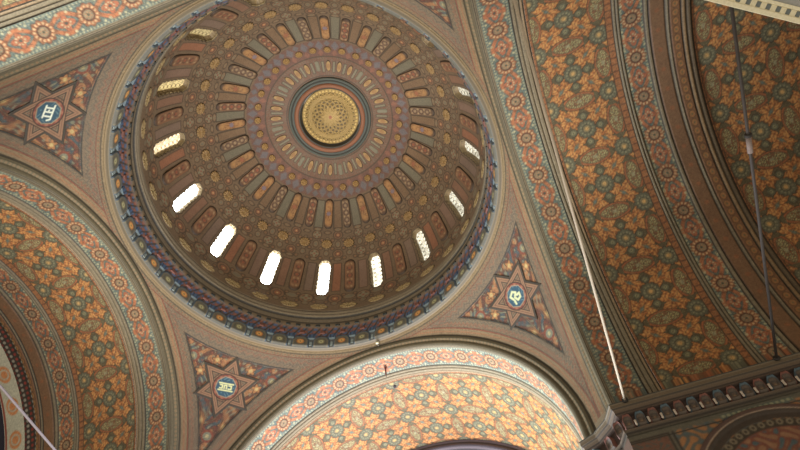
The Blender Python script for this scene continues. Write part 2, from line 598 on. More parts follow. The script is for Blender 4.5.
def paint_pend(n):
    dx = RS * (np.arccos(np.clip(n[..., 0], -1, 1)) - math.acos(A / RS))
    dy = RS * (np.arccos(np.clip(n[..., 1], -1, 1)) - math.acos(A / RS))
    dr = RS * (np.arccos(np.clip(n[..., 2], -1, 1)) - math.asin(4.91 / RS))
    az = np.arctan2(n[..., 1], n[..., 0])
    cv = Cv(dx.shape, c(140, 114, 90))
    de = np.minimum(dx, dy)
    # running coordinates along each edge
    ax = np.where(dx < dy, np.arctan2(n[..., 2], n[..., 1]), np.arctan2(n[..., 2], n[..., 0])) * RS
    # zigzag bands
    zz = np.abs(fold(ax, 0.17)) * 0.9
    cv.put(sm(np.abs(de - 0.27 - zz) - 0.014), c(168, 96, 72), 0.8)
    cv.put(sm(np.abs(de - 0.36 - zz) - 0.012), c(88, 94, 90), 0.6)
    for e in (0.215, 0.455):
        cv.put(sm(np.abs(de - e) - 0.012), c(110, 84, 66))
    zr = np.abs(fold(az * 5.2, 0.22)) * 0.8
    mr = sm(0.20 - dr) * sm(dr - 0.60)
    mask = np.where(dr - 0.08 < de, 1.0, 0.0) * sm(dr - 0.57)
    cv.put(mask, c(138, 114, 94))
    cv.put(mask * sm(np.abs(dr - 0.28 - zr) - 0.014), c(164, 100, 78), 0.8)
    cv.put(mask * sm(np.abs(dr - 0.38 - zr) - 0.012), c(90, 96, 92), 0.6)
    # arch side: beige dotted band and red line
    m = sm(de - 0.185)
    cv.put(m, BEI)
    cv.put(m * sm(np.hypot(de - 0.10, fold(ax, 0.09)) - 0.026), c(190, 110, 66), 0.8)
    cv.put(sm(np.abs(de - 0.195) - 0.014), c(152, 74, 52))
    cv.put(sm(np.abs(de - 0.02) - 0.012), c(120, 96, 68))
    # ring side
    m = sm(dr - 0.20)
    cv.put(m, c(146, 122, 94))
    cv.put(sm(np.abs(dr - 0.045) - 0.035), c(164, 136, 100))
    cv.put(sm(np.abs(dr - 0.10) - 0.016), c(98, 80, 60))
    cv.put(m * sm(np.hypot(dr - 0.155, fold(az * 5.0, 0.1)) - 0.02), c(170, 96, 66), 0.8)
    cv.put(sm(np.abs(dr - 0.21) - 0.014), c(140, 82, 62))
    cv.put(sm(np.abs(dr - 0.0) - 0.012), c(110, 90, 66))
    # curved triangle
    tr = np.minimum(de - 0.50, dr - 0.57)      # >0 inside
    inside = sm(-tr, 0.01)
    u, v = star_uv(n)
    cv.put(sm(np.abs(tr + 0.01) - 0.03), c(58, 56, 52))
    cv.put(inside, c(116, 66, 50))
    f = filigree(u, v, 0.62, 0.6)
    f2 = filigree(u + 0.1, v, 0.30, 2.2)
    cv.put(inside * np.clip(f * 2.6 - 0.5, 0, 1), c(190, 126, 76))
    cv.put(inside * np.clip(-f * 2.4 - 0.5, 0, 1), c(78, 90, 98))
    cv.put(inside * np.clip(f2 * 3 - 1.2, 0, 1), c(150, 144, 118), 0.8)
    cv.put(inside * sm(np.abs(np.abs(f) - 0.3) - 0.05, 0.05), c(70, 50, 40), 0.7)
    cv.put(inside * sm(np.abs(np.abs(f2) - 0.45) - 0.04, 0.05), c(70, 54, 44), 0.5)
    cv.put(inside * np.clip(-f2 * 2 - 0.9, 0, 1), c(150, 76, 52), 0.8)
    # little roundels in the corners of the triangle
    for (cu, cv_) in ((0.0, -1.35), (-1.13, 0.50), (1.13, 0.50)):
        r = np.hypot(u - cu, v - cv_)
        cv.put(inside * sm(r - 0.17), c(150, 72, 50))
        cv.put(inside * sm(r - 0.11), c(140, 138, 118))
        cv.put(inside * sm(r - 0.05), c(196, 176, 128))
    for sx, sv in ((-0.80, 0.20), (0.80, 0.20), (-0.48, 0.62), (0.48, 0.62), (-0.66, -0.62), (0.66, -0.62), (-0.30, -1.0), (0.30, -1.0)):
        r = np.hypot(u - sx, v - sv)
        th = np.arctan2(v - sv, u - sx)
        cv.put(inside * sm(r - 0.13 - 0.03 * np.cos(5 * th)), c(58, 46, 38))
        cv.put(inside * sm(r - 0.105 - 0.03 * np.cos(5 * th)), c(196, 128, 72))
        cv.put(inside * sm(r - 0.05), c(224, 190, 120))
    cv.put(sm(np.abs(tr - 0.025) - 0.012), DK, 0.7)
    cv.H = -0.012 * sm(-tr, 0.012)
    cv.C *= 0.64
    return cv


def pend_mesh(parent):
    nz, na = 300, 440
    azs = np.linspace(0, PI / 2, na)
    P = np.zeros((na, nz, 3)); 
    zt = HC + math.sqrt(RS ** 2 - 4.86 ** 2)
    for i, a in enumerate(azs):
        rh = A / max(math.cos(a), math.sin(a))
        zlow = HC + math.sqrt(max(RS ** 2 - rh ** 2, 0.0))
        pl = math.acos(min(1, (zlow - HC) / RS))
        pt = math.asin(4.91 / RS)
        q = np.linspace(pt, max(pl, pt + 1e-4), nz)
        P[i, :, 0] = np.sin(q) * math.cos(a)
        P[i, :, 1] = np.sin(q) * math.sin(a)
        P[i, :, 2] = np.cos(q)
    cv = paint_pend(P)
    su, sv = star_uv(P)
    grain(cv, su, sv, 0.18, 0.34)
    W = P * (RS - cv.H)[..., None] + np.array([0, 0, HC])
    grid_obj('pendentive_face', W, cv.C, None, parent, flip=False)


def star_part(parent, name, which):
    """raised six-pointed strapwork star, on a grid masked to the star's outline"""
    res = 0.0125
    g = np.arange(-0.95, 0.951, res)
    U, V = np.meshgrid(g, g, indexing='ij')
    R = 0.80
    # tips towards the upper corners are longer in the painting
    k = 1 + 0.10 * np.clip(V, 0, 1) / 0.8 * np.clip(np.abs(U) / 0.6, 0, 1)
    Uk, Vk = U / k, V / k
    t1, t2 = hexagram(Uk, Vk, R)
    d = np.minimum(t1, t2)
    keep = d < 0.015
    keep = d < 0.045
    cv = Cv(U.shape, c(74, 64, 54))
    cv.put(sm(d + 0.005), c(132, 112, 90))
    r = np.hypot(U, V)
    th = np.arctan2(V, U)
    cv.put(sm(d + 0.14) * np.clip(filigree(U, V, 0.13) * 2, 0, 1), c(166, 108, 78), 0.8)
    for t in (t1, t2):
        cv.put(sm(np.abs(t + 0.065) - 0.068), c(44, 36, 30))
        cv.put(sm(np.abs(t + 0.065) - 0.044), c(160, 116, 88))
        cv.put(sm(np.abs(t + 0.065) - 0.008), c(110, 72, 54))
        cv.put(sm(np.abs(t + 0.17) - 0.008), c(92, 66, 52))
    H = 0.004 * sm(d, 0.01)
    # octagonal medallion
    oc = np.maximum(np.maximum(np.abs(U), np.abs(V)), (np.abs(U) + np.abs(V)) / 1.414)
    cv.put(sm(r - 0.345), c(136, 62, 50))
    cv.put(sm(np.abs(r - 0.345) - 0.014), DK)
    cv.put(sm(r - 0.325) * np.clip(np.cos(8 * th), 0, 1), c(176, 112, 86), 0.8)
    cv.put(sm(oc - 0.275), c(176, 150, 120))
    cv.put(sm(oc - 0.255), c(40, 76, 100))
    cv.put(sm(oc - 0.255) * np.clip(filigree(U, V, 0.2, 1) - 0.3, 0, 1), c(120, 156, 164), 0.6)
    H = np.where(oc < 0.27, 0.002, H)
    a = {'left': rad(10), 'bottom': rad(-8), 'right': 0.0, 'top': 0.0}[which]
    gu = -(U * math.cos(a) + V * math.sin(a)) / 0.22
    gv = (-U * math.sin(a) + V * math.cos(a)) / 0.22
    lt = c(236, 238, 226) if which != 'bottom' else c(226, 222, 160)
    wdt = 0.075
    if which == 'right':
        lt, wdt = c(206, 206, 160), 0.13
    dm = np.full(U.shape, 9.0)
    for s_ in GLY[which]:
        dm = np.minimum(dm, seg(gu, gv, s_))
    cv.put(sm(dm - wdt, 0.06) * sm(oc - 0.25), lt)
    grain(cv, U, V, 0.1)
    cv.C *= np.where(oc < 0.262, 0.9, 0.78)[..., None]
    l = np.hypot(U, V)
    ang = l / RS
    ln = np.maximum(l, 1e-6)
    n = SN * np.cos(ang)[..., None] + (SE * (U / ln)[..., None] + SU * (V / ln)[..., None]) * np.sin(ang)[..., None]
    W = n * (RS - 0.004 - H)[..., None] + np.array([0, 0, HC])
    W0 = n * (RS + 0.02)[..., None] if False else n * (RS + 0.02) + np.array([0, 0, HC])

    def build(nm, keepm, lab=None):
        F = quads(*U.shape)
        kf = keepm.reshape(-1)
        F = F[kf[F].all(1)]
        idx = -np.ones(U.size, int)
        us = np.unique(F)
        idx[us] = np.arange(len(us))
        o = mesh_obj(nm, W.reshape(-1, 3)[us], idx[F], cv.C.reshape(-1, 3)[us], M_STUCCO, parent)
        sol = o.modifiers.new('thickness', 'SOLIDIFY')
        sol.thickness = 0.010
        sol.offset = 0
        if lab:
            o['label'] = lab
        return o
        return o
    sw = build('star_strapwork', keep & (oc >= 0.262))
    md = build('star_medallion', oc < 0.285, 'blue octagonal medallion with pale lettering')
    md.parent = sw


pl = [('right', 0, 'painted curved triangle right of the dome, its blue star medallion with a pale looping sign'),
      ('bottom', 90, 'painted curved triangle below left of the dome, star medallion with yellow square letters'),
      ('left', 180, 'painted curved triangle left of the dome, star medallion with white letters'),
      ('top', 270, 'pale curved triangle at the top right of the dome, mostly above the picture')]
for nm, a, lab in pl:
    p_ = empty('pendentive', lab, 'pendentive')
    pend_mesh(p_)
    star_part(p_, 'star', nm)
    p_.rotation_euler = (0, 0, rad(a))


# ------------------------------------------------------------------ dome
dome = empty('dome', 'tall brown coffered dome with a ring of bright arched windows', 'dome', (0, 0, 0))


def dome_pt(az, b, h=0.0):
    """b: arc metres above the dome's springing plane (z=ZD), negative runs down the drum; h inward"""
    el = b / RD
    r = np.where(b > 0, (RD - h) * np.cos(el), RD - h)
    zz = np.where(b > 0, ZD + (RD - h) * np.sin(el), ZD + b)
    return np.stack([r * np.cos(az), r * np.sin(az), zz], -1)


EL = lambda e: rad(e) * RD
S32 = 2 * PI / 32


def p_petal(X, Y, T):
    cvv = Cv(X.shape, c(168, 132, 84))
    cvv.put(sm(np.hypot(X * 1.6, Y) - 0.1, 0.03), c(146, 100, 62), 0.7)
    cvv.put(sm(0.86 - T, 0.03), c(88, 70, 56))
    return cvv


def paint_dome(az, b):
    """az radians, b metres"""
    rc = RD * np.where(b > 0, np.cos(b / RD), 1)
    cv = Cv(az.shape, c(112, 88, 68))
    el = np.degrees(b / RD)
    x0 = fold(az, S32) * rc            # from centred slots
    xh = fold(az - S32 / 2, S32) * rc  # from half slots
    k = np.round(az / S32).astype(int)
    kh = np.round((az - S32 / 2) / S32).astype(int)
    f = filigree(az * rc, b, 0.12)
    cv.put(np.clip(f * 1.5 - 0.2, 0, 1), c(124, 94, 70), 0.6)

    def cell(m, d, col, line=0.028):
        cv.put(m * sm(d - line), c(62, 48, 38))
        cv.put(m * sm(d), col)

    # --- top: ground of petals
    top = sm(62.3 - el, 0.2)
    cv.put(top, c(118, 82, 66))
    cv.put(top * np.clip(filigree(az * 4, b, 0.3), 0, 1), c(112, 104, 92), 0.7)
    d = np.maximum(np.abs(xh) - 0.035, np.abs(b - EL(67.3)) - 0.2)
    cell(1.0, d, c(128, 118, 100), 0.016)
    m1 = sm(el - 62.3, 0.3) * sm(54.3 - el, 0.3)
    cv.put(m1, c(112, 76, 66))
    dst = (np.abs(xh) / 0.13) + np.abs(b - EL(57.0)) / 0.2 - 1
    cv.put(m1 * sm(dst * 0.1, 0.02), c(104, 104, 116), 0.7)
    dst = (np.abs(x0) / 0.11) + np.abs(b - EL(55.9)) / 0.12 - 1
    cv.put(m1 * sm(dst * 0.1, 0.02), c(100, 102, 112), 0.7)
    dst = (np.abs(xh) / 0.09) + np.abs(b - EL(60.6)) / 0.14 - 1
    cv.put(m1 * sm(dst * 0.1, 0.02), c(136, 86, 70))
    for e in (62.4, 71.5):
        cv.put(sm(np.abs(b - EL(e)) - 0.02), c(76, 60, 50))
    # --- flat slots between the upper cartouches
    wd = 0.105 + 0.03 * (54 - el) / 13
    d = np.maximum(np.abs(xh) - wd, np.abs(b - EL(47.0)) - 0.50)
    cell(1.0, d, c(120, 90, 66), 0.035)
    cv.put(sm(d) * (kh % 2 == 0), c(112, 102, 86))
    # field between cartouches and windows: interlocking rounded cells
    for e, rr, par in ((37.4, 0.15, 0), (28.3, 0.165, 1), (3.5, 0.215, 2)):
        r = np.hypot(xh, b - EL(e))
        th = np.arctan2(b - EL(e), xh)
        odd = (kh % 2 == 0)
        cell(1.0, r - rr, c(128, 92, 68))
        cv.put(sm(np.abs(r - rr * 0.6) - 0.02), c(92, 68, 52))
        cv.put(sm(r - rr * 0.42), c(150, 84, 58))
        cv.put(sm(r - rr * 0.16), c(190, 160, 110))
        cross = np.minimum(np.abs(xh), np.abs(b - EL(e))) - rr * 0.22
        cv.put(odd * sm(r - rr * 0.85) * sm(cross), c(126, 118, 96))
        cv.put(odd * sm(r - rr * 0.2), c(140, 70, 50))
    # little cells around them
    for e, rx, ry, which in ((33.0, 0.085, 0.12, 1), (40.0, 0.12, 0.06, 1), (30.6, 0.06, 0.06, 0), (35.6, 0.055, 0.055, 0), (25.6, 0.11, 0.055, 1), (38.6, 0.10, 0.05, 0), (28.6, 0.085, 0.10, 0),
                             (0.3, 0.10, 0.09, 1), (4.2, 0.20, 0.12, 0)):
        xx = xh if which else x0
        d = (np.hypot(xx / rx, (b - EL(e)) / ry) - 1) * min(rx, ry)
        cell(1.0, d, c(132, 100, 74), 0.022)
        cv.put(sm(d + 0.03), c(110, 104, 88), 0.8)
    for sx in (-1, 1):
        for e, off in ((35.0, 0.2), (31.0, 0.21), (26.2, 0.24), (5.6, 0.29), (1.4, 0.29)):
            r = np.hypot(np.abs(xh) - off * 0.95, b - EL(e))
            cell(1.0, r - 0.055, c(128, 92, 66), 0.02)
    # flat slots beside the windows
    d = np.maximum(np.abs(xh) - 0.125, np.abs(b - EL(15.8)) - 0.62)
    cell(1.0, d, c(132, 92, 72))
    cv.put(sm(d) * (kh % 4 < 2), c(150, 92, 64), 0.8)
    cv.put(sm(d) * (kh % 2 == 0), c(118, 98, 88), 0.7)
    # hoops
    for e in (24.6, 6.0):
        pass
    lo = sm(b - EL(-4.4), 0.02)
    cv.put(lo, c(134, 118, 100))
    for zz, wz, col in ((-0.44, 0.03, c(70, 56, 46)), (-0.62, 0.02, c(84, 70, 58)), (-0.80, 0.045, c(62, 58, 58)), (-0.98, 0.02, c(84, 68, 54)), (-1.12, 0.05, c(120, 102, 82))):
        cv.put(sm(np.abs(b - zz) - wz), col)
    cv.up(sm(np.abs(b + 0.53) - 0.07, 0.02), 0.03)
    cv.up(sm(np.abs(b + 0.70) - 0.06, 0.02), 0.05)
    cv.up(sm(np.abs(b + 1.12) - 0.12, 0.02), 0.06)
    # window recesses: pushed outwards
    ka = np.round(az / (2 * S32)) * 2 * S32
    xw = (az - ka) * rc
    dw = outline_window(xw, b - EL(15.8))
    cv.put(sm(dw - 0.05), c(80, 62, 48))
    cv.put(sm(dw - 0.012), c(156, 132, 102))
    cv.H = cv.H - 0.24 * sm(dw, 0.012)
    return cv


def outline_window(x, y, grow=0.015):
    """scalloped pointed slot, signed distance-ish; half height .74, half width .19"""
    hw, hh = 0.185 + grow, 0.76 + grow
    yy = np.maximum(np.abs(y) - (hh - hw), 0)
    d = np.hypot(x, yy) - hw
    sc_ = 0.036 * np.abs(np.sin(y * PI / 0.19))
    return d + sc_ - 0.012


na, nb = 1180, 300
az = np.linspace(0, 2 * PI, na)
b = np.concatenate([np.linspace(-1.09, 0, 55)[:-1], np.linspace(0, EL(73.2), nb)])
AZ, BB = np.meshgrid(az, b, indexing='ij')
cv = paint_dome(AZ, BB)
gx = np.cos(AZ) * 4.7
gy = np.sin(AZ) * 4.7
grain(cv, AZ * 4.2, BB, 0.14, 0.22)
P = dome_pt(AZ, BB, cv.H)
grid_obj('dome_shell', P, cv.C, None, dome, flip=True)


def patch(name, parent, el, rfun, painter, height=0.05, bevel=0.035, nr=12, na_=64, material=None, skirt=0.03, az0=0.0, label=None, dom=1.15):
    """raised boss on the dome: outline radius rfun(theta), painter(x, y, t)"""
    th = np.linspace(0, 2 * PI, na_)
    t = np.concatenate([np.linspace(0.0, 1, nr), [1.0]])
    TH, T = np.meshgrid(th, t, indexing='ij')
    Ro = rfun(TH)
    X = Ro * T * np.cos(TH)
    Y = Ro * T * np.sin(TH)
    cvv = painter(X, Y, T)
    edge = (1 - T) * Ro
    h = height * np.clip(edge / bevel, 0, 1) ** 0.5 + cvv.H
    h[:, -2] = height * 0.2
    h[:, -1] = -skirt
    b0 = EL(el)
    bb = b0 + Y
    rc = RD * np.where(bb > 0, np.cos(bb / RD), 1)
    P = dome_pt(az0 + X / rc, bb, h)
    o = grid_obj(name, P, cvv.C, material, parent, flip=True)
    if label:
        o['label'] = label
    return o


def r_capsule(hw, hh):
    def f(th):
        cx, sy = np.abs(np.cos(th)) + 1e-6, np.abs(np.sin(th)) + 1e-6
        r1 = hw / cx
        inside = r1 * sy <= hh - hw
        # arc: centre (0, hh-hw)
        k = hh - hw
        r2 = k * sy + np.sqrt(np.maximum(hw * hw - (k * cx) ** 2, 0))
        return np.where(inside, r1, r2)
    return f


def r_oval(a_, b_, lob=0, n=0):
    def f(th):
        return 1 / np.sqrt((np.cos(th) / a_) ** 2 + (np.sin(th) / b_) ** 2) + lob * np.cos(n * th)
    return f


def p_cart(kind, hh):
    def f(X, Y, T):
        base = {0: c(140, 98, 62), 1: c(120, 92, 72), 2: c(152, 102, 58), 3: c(132, 88, 62)}[kind]
        cvv = Cv(X.shape, base)
        if kind in (1, 3):
            yy = fold(Y, hh / 2.1)
            r = np.hypot(X, yy)
            cvv.put(sm(np.abs(r - 0.085) - 0.018), c(88, 60, 48))
            cvv.put(sm(r - 0.04), c(150, 74, 52) if kind == 3 else c(160, 132, 104))
            rr = np.hypot(np.abs(X) - 0.07, fold(Y - hh / 4.2, hh / 2.1))
            cvv.put(sm(rr - 0.03), c(170, 140, 104))
        else:
            f1 = filigree(X, Y, 0.15, 1)
            cvv.put(np.clip(f1 * 2, 0, 1), c(172, 126, 76), 0.7)
            cvv.put(np.clip(-f1 * 2 - 0.5, 0, 1), c(112, 66, 40), 0.8)
            cvv.put(sm(np.hypot(X, Y) - 0.075), c(150, 88, 60) if kind == 0 else c(120, 104, 120))
            rr = np.hypot(X, np.abs(Y) - hh * 0.62)
            cvv.put(sm(rr - 0.06), c(170, 122, 70))
        cvv.put(sm(0.80 - T, 0.04), c(120, 86, 56), 0.5)
        cvv.put(sm(0.90 - T, 0.02), c(58, 44, 34))
        return cvv
    return f


def p_gold(n=12, g=c(160, 122, 66), dk_=c(120, 80, 38)):
    def f(X, Y, T):
        cvv = Cv(X.shape, g)
        th = np.arctan2(Y, X)
        cvv.put(np.clip(-np.cos(n * th), 0, 1) * sm(0.35 - T, 0.1), dk_, 0.7)
        cvv.put(sm(np.abs(T - 0.42) - 0.05, 0.05), dk_, 0.7)
        cvv.put(sm(0.93 - T, 0.03), c(70, 52, 36))
        cvv.H = 0.02 * np.cos(n * th) * T * (1 - T) * 2
        return cvv
    return f


def ring_of(name, el, rfun, painters, slots, off=0.0, count=32, **kw):
    """one template per painter, copied round the dome"""
    temps = {}
    for i in slots:
        a = i * 2 * PI / count + off
        pk = painters[i % len(painters)] if isinstance(painters, list) else painters
        key = id(pk)
        if key not in temps:
            o = patch(name, dome, el, rfun, pk, **kw)
            temps[key] = o
        else:
            o = copy_obj(temps[key], dome)
        o.rotation_euler = (0, 0, a)


ring_of('petal', 66.8, r_oval(0.085, 0.22), p_petal, [i for i in range(32) if i % 4 != 1], height=0.03)
ring_of('petal', 66.8, r_capsule(0.07, 0.20), (lambda X, Y, T: Cv(X.shape, c(124, 116, 100))), [i for i in range(32) if i % 4 == 1], height=0.02)
ring_of('small_roundel', 59.0, r_oval(0.125, 0.125), p_gold(8), range(32), height=0.05)
ring_of('cartouche', 47.2, r_capsule(0.145, 0.57), [p_cart(0, 0.57), p_cart(1, 0.57), p_cart(2, 0.57), p_cart(3, 0.57)], range(32), height=0.05)
ring_of('rosette', 33.0, r_oval(0.195, 0.18, 0.012, 12), p_gold(12, c(150, 116, 68)), range(32), height=0.055)
pc = [p_cart(3, 0.74), p_cart(0, 0.74)]
ring_of('blind_cartouche', 15.8, r_capsule(0.19, 0.74), [pc[0], pc[0]], [i for i in range(16)], off=S32, count=16, height=0.05)
ring_of('oval_boss', -2.0, r_oval(0.29, 0.15), p_gold(10, c(150, 126, 84)), range(32), height=0.04)

# window recess panes ------------------------------------------------
WHITE, WARM = (1.0, 0.99, 0.95), (1.0, 0.82, 0.45)
wt = {}


def win_mesh():
    th = np.linspace(0, 2 * PI, 121)
    pts = []
    for q in th:
        lo_, hi_ = 0.0, 1.2
        for _ in range(24):
            m_ = (lo_ + hi_) / 2
            if outline_window(np.array(m_ * math.cos(q)), np.array(m_ * math.sin(q))) < 0.012:
                lo_ = m_
            else:
                hi_ = m_
        pts.append(lo_)
    return th, np.array(pts)


WTH, WR = win_mesh()
kinds = {}
# az index 22.5 deg steps: strength, warm tint
lit = {12: ('warm', 0.9), 11: ('warm', 0.7), 10: ('warm', 1.1), 9: ('warmw', 1.8), 8: ('white', 9), 7: ('white', 22), 6: ('white', 22), 5: ('white', 14), 4: ('lead', 2.6),
       3: ('lead', 1.5), 2: ('lead', 1.3), 1: ('lead', 1.3), 0: ('lead', 1.0), 15: ('rose', 0.8), 14: ('rose', 0.6), 13: ('warm', 0.6)}
tints = {'warm': ((1.0, 0.78, 0.34), (0.20, 0.11, 0.03)), 'warmw': ((1.0, 0.90, 0.62), (0.30, 0.17, 0.04)), 'white': ((0.97, 1.0, 0.99), (0.9, 0.93, 0.9)),
         'lead': ((1.0, 0.95, 0.76), (0.10, 0.08, 0.04)), 'rose': ((1.0, 0.66, 0.44), (0.4, 0.15, 0.08))}
posn = {12: 'second bright window up the left side of the dome', }
wl = {11: 'leaded yellow window high at the left of the dome, above the two gold ones', 10: 'gold window at the left of the dome, topmost but one in full view',
      9: 'gold and white window on the left of the dome', 8: 'long white window at the lower left of the dome', 7: 'glaring white window, the left of the two brightest',
      6: 'glaring white window, the right of the two brightest', 5: 'white window straight below the dome centre', 4: 'white leaded window just right of the lowest one',
      3: 'leaded window at the lower right of the dome', 2: 'narrow leaded window right of the dome centre, lower one', 1: 'narrow leaded window at the right rim',
      0: 'small yellowish window at the right rim', 15: 'small orange window at the upper right rim', 12: 'window at the top left rim', 13: 'window above the picture', 14: 'window above the picture at the top right'}
for i in range(16):
    kname, st = lit[i]
    n_t = 15
    TH, T = np.meshgrid(WTH, np.linspace(0, 1, n_t), indexing='ij')
    X = WR[:, None] * T * np.cos(TH)
    Y = WR[:, None] * T * np.sin(TH)
    # build on a finer grid: resample as rectangular grid clipped to outline
    if 'pane' not in wt:
        g1 = np.arange(-0.22, 0.2201, 0.011)
        g2 = np.arange(-0.80, 0.8001, 0.011)
        U, V = np.meshgrid(g1, g2, indexing='ij')
        dd = outline_window(U, V)
        keep = (dd < 0.03).reshape(-1)
        fac = np.zeros(U.shape)
        for px_, off_, rd_ in ((-0.10, 0.0, 0.062), (0.10, 0.0, 0.062), (0.0, 0.09, 0.062), (-0.17, 0.09, 0.04), (0.17, 0.09, 0.04), (0.0, 0.0, 0.03)):
            fac = np.maximum(fac, sm(np.hypot(U - px_, fold(V - off_, 0.18)) - rd_, 0.016))
        fac = fac * (0.55 + 0.45 * (vnoise(U / 0.09, V / 0.09, 5) > 0.35))
        fac = 0.06 + 0.94 * fac
        F = quads(*U.shape, flip=True)
        F = F[keep[F].all(1)]
        idx = -np.ones(U.size, int)
        us = np.unique(F)
        idx[us] = np.arange(len(us))
        bb = EL(15.8) + V
        rc = RD * np.cos(bb / RD)
        Pp = dome_pt(U / rc, bb, -0.20)
        wt['pane'] = (Pp.reshape(-1, 3)[us], idx[F], np.repeat(fac.reshape(-1)[us][:, None], 3, 1))
        # frame: a thin tube following the outline
        nt2 = 8
        rows = []
        for q, r_ in zip(WTH, WR):
            rr = []
            for w_ in range(nt2 + 1):
                a = w_ / nt2 * 2 * PI
                rad_ = r_ + 0.012 * math.cos(a) - 0.006
                x_, y_ = rad_ * math.cos(q), rad_ * math.sin(q)
                b_ = EL(15.8) + y_
                rr.append(dome_pt(np.array(x_ / (RD * math.cos(b_ / RD))), np.array(b_), -0.03 + 0.012 * math.sin(a)))
            rows.append(rr)
        wt['frame'] = np.array(rows)
    root = bpy.data.objects.new('window_%d' % (i + 1), None)
    sc.collection.objects.link(root)
    root['kind'] = 'structure'
    root['label'] = wl[i]
    root.rotation_euler = (0, 0, i * 2 * S32)
    gm = glass_mat('window_glass_%s_%d' % (kname, i), st, tints[kname][0], tints[kname][1], None)
    V_, F_, C_ = wt['pane']
    mesh_obj('pane', V_, F_, C_, gm, root)
    fr = wt['frame']
    if 'fo' not in wt:
        wt['fo'] = grid_obj('window_frame', fr, np.tile(c(150, 128, 92), (fr.shape[0] * fr.shape[1], 1)), None, root)
    else:
        copy_obj(wt['fo'], root)


# oculus: rings and gilt grille ---------------------------------------
def lathe(name, prof, cols, parent, material=None, n=192, label=None, painter=None):
    a = np.linspace(0, 2 * PI, n)
    P = np.array([[(r * math.cos(q), r * math.sin(q), z_) for (r, z_) in prof] for q in a])
    C_ = np.array([[k for k in cols]] * n)
    if painter:
        C_ = painter(a, C_)
    o = grid_obj(name, P, C_, material, parent, flip=True)
    if label:
        o['label'] = label
    return o


gy_, or_, dk0 = c(78, 82, 78), c(136, 82, 54), c(42, 36, 32)
prof = [(1.46, 20.30), (1.44, 20.24), (1.40, 20.22), (1.36, 20.25), (1.355, 20.27), (1.34, 20.27), (1.30, 20.24), (1.25, 20.26), (1.245, 20.28), (1.24, 20.25), (1.15, 20.22), (1.10, 20.25), (1.09, 20.29), (1.08, 20.27), (1.05, 20.28), (1.04, 20.34), (1.03, 20.85)]
cols = [dk0, gy_, gy_, gy_, dk0, dk0, gy_, c(80, 86, 88), dk0, or_, or_, or_, dk0, c(70, 66, 62), c(70, 66, 62), c(60, 54, 48), c(60, 50, 42)]
lathe('oculus_ring', prof, cols, dome)
# grille disc
g1 = np.linspace(0, 1.0, 120)
a1 = np.linspace(0, 2 * PI, 561)
TH, RR = np.meshgrid(a1, g1, indexing='ij')
cv = Cv(TH.shape, c(196, 158, 78))
X, Y = RR * np.cos(TH), RR * np.sin(TH)
mfac = np.zeros(TH.shape)
for j in range(16):
    a_ = j * PI / 8
    cx, cy = 0.34 * math.cos(a_), 0.34 * math.sin(a_)
    mfac = np.maximum(mfac, sm(np.abs(np.hypot(X - cx, Y - cy) - 0.34) - 0.010, 0.006))
mfac *= (RR < 0.72)
ray_ = sm(np.abs(fold(TH, PI / 12)) * RR - 0.012, 0.01) * (RR < 0.30)
lob = sm(np.abs(np.hypot(RR - 0.84, fold(TH, 2 * PI / 36) * 0.84) - 0.055) - 0.014, 0.01)
rings = np.maximum.reduce([sm(np.abs(RR - q) - 0.014, 0.01) for q in (0.12, 0.70, 0.75, 0.92, 0.97)])
met = np.maximum.reduce([mfac, ray_, lob, rings])
cv.put(1 - met, c(58, 42, 22), 0.95)
cv.put(met, c(150, 120, 64))
cv.put(sm(np.hypot(RR - 0.93, fold(TH, 2 * PI / 48) * 0.93) - 0.036, 0.01), c(206, 170, 96))
cv.put(sm(RR - 0.06), c(120, 60, 30))
cv.H = 0.03 * met
Z = 20.56 - cv.H - 0.05 * (1 - RR ** 2)
gr = grid_obj('oculus_grille', np.stack([X, Y, Z], -1), cv.C, M_GILT, dome, flip=True)
gr['label'] = 'round gilt openwork grille at the top of the dome'
sol = gr.modifiers.new('thickness', 'SOLIDIFY'); sol.thickness = 0.03

# muqarnas cornice under the drum --------------------------------------
mq = empty('stalactite_cornice', 'blue, red and gold stalactite cornice with little niches circling under the dome', 'cornice', (0, 0, -0.11))
prof = [(4.925, 13.69), (4.92, 13.71), (4.90, 13.72), (4.86, 13.725), (4.83, 13.73), (4.80, 13.735), (4.80, 14.14), (4.78, 14.20), (4.75, 14.34), (4.72, 14.50), (4.69, 14.55), (4.69, 14.68), (4.69, 14.76), (4.72, 14.86)]
cols = [c(130, 108, 80), c(140, 116, 84), c(120, 100, 76), c(90, 78, 62), c(110, 96, 78), c(104, 104, 106), c(96, 98, 104), c(84, 70, 70), c(100, 64, 58), c(96, 74, 62), c(120, 96, 74), c(118, 98, 76), c(70, 60, 50), c(90, 76, 60)]
prof2, cols2 = [], []
for i in range(len(prof) - 1):
    nn = 1 if i not in (5, 7, 8) else 8
    for j in range(nn):
        t = j / nn
        prof2.append((prof[i][0] * (1 - t) + prof[i + 1][0] * t, prof[i][1] * (1 - t) + prof[i + 1][1] * t))
        cols2.append(cols[i] * (1 - t) + cols[i + 1] * t)
prof2.append(prof[-1]); cols2.append(cols[-1])


def mqp(a, C_):
    zz = np.array([p_[1] for p_ in prof2])[None, :]
    Aa = a[:, None]
    cvq = Cv((len(a), len(prof2)), 0)
    cvq.C = C_.copy()
    band = sm(14.16 - zz, 0.02) * sm(zz - 14.54, 0.02)
    pat = np.sin((Aa - rad(116.6)) * 100) * np.sin((zz - 13.96) * 2 * PI / 0.19)
    cvq.put(band * np.clip(pat * 2, 0, 1), c(62, 84, 124))
    cvq.put(band * np.clip(-pat * 2 - 0.2, 0, 1), c(126, 72, 62))
    cvq.put(band * np.clip(np.sin((Aa) * 150 + zz * 20) * 2 - 0.8, 0, 1), c(52, 46, 46))
    return cvq.C


lathe('cornice_band', prof2, cols2, mq, n=1440, painter=mqp)
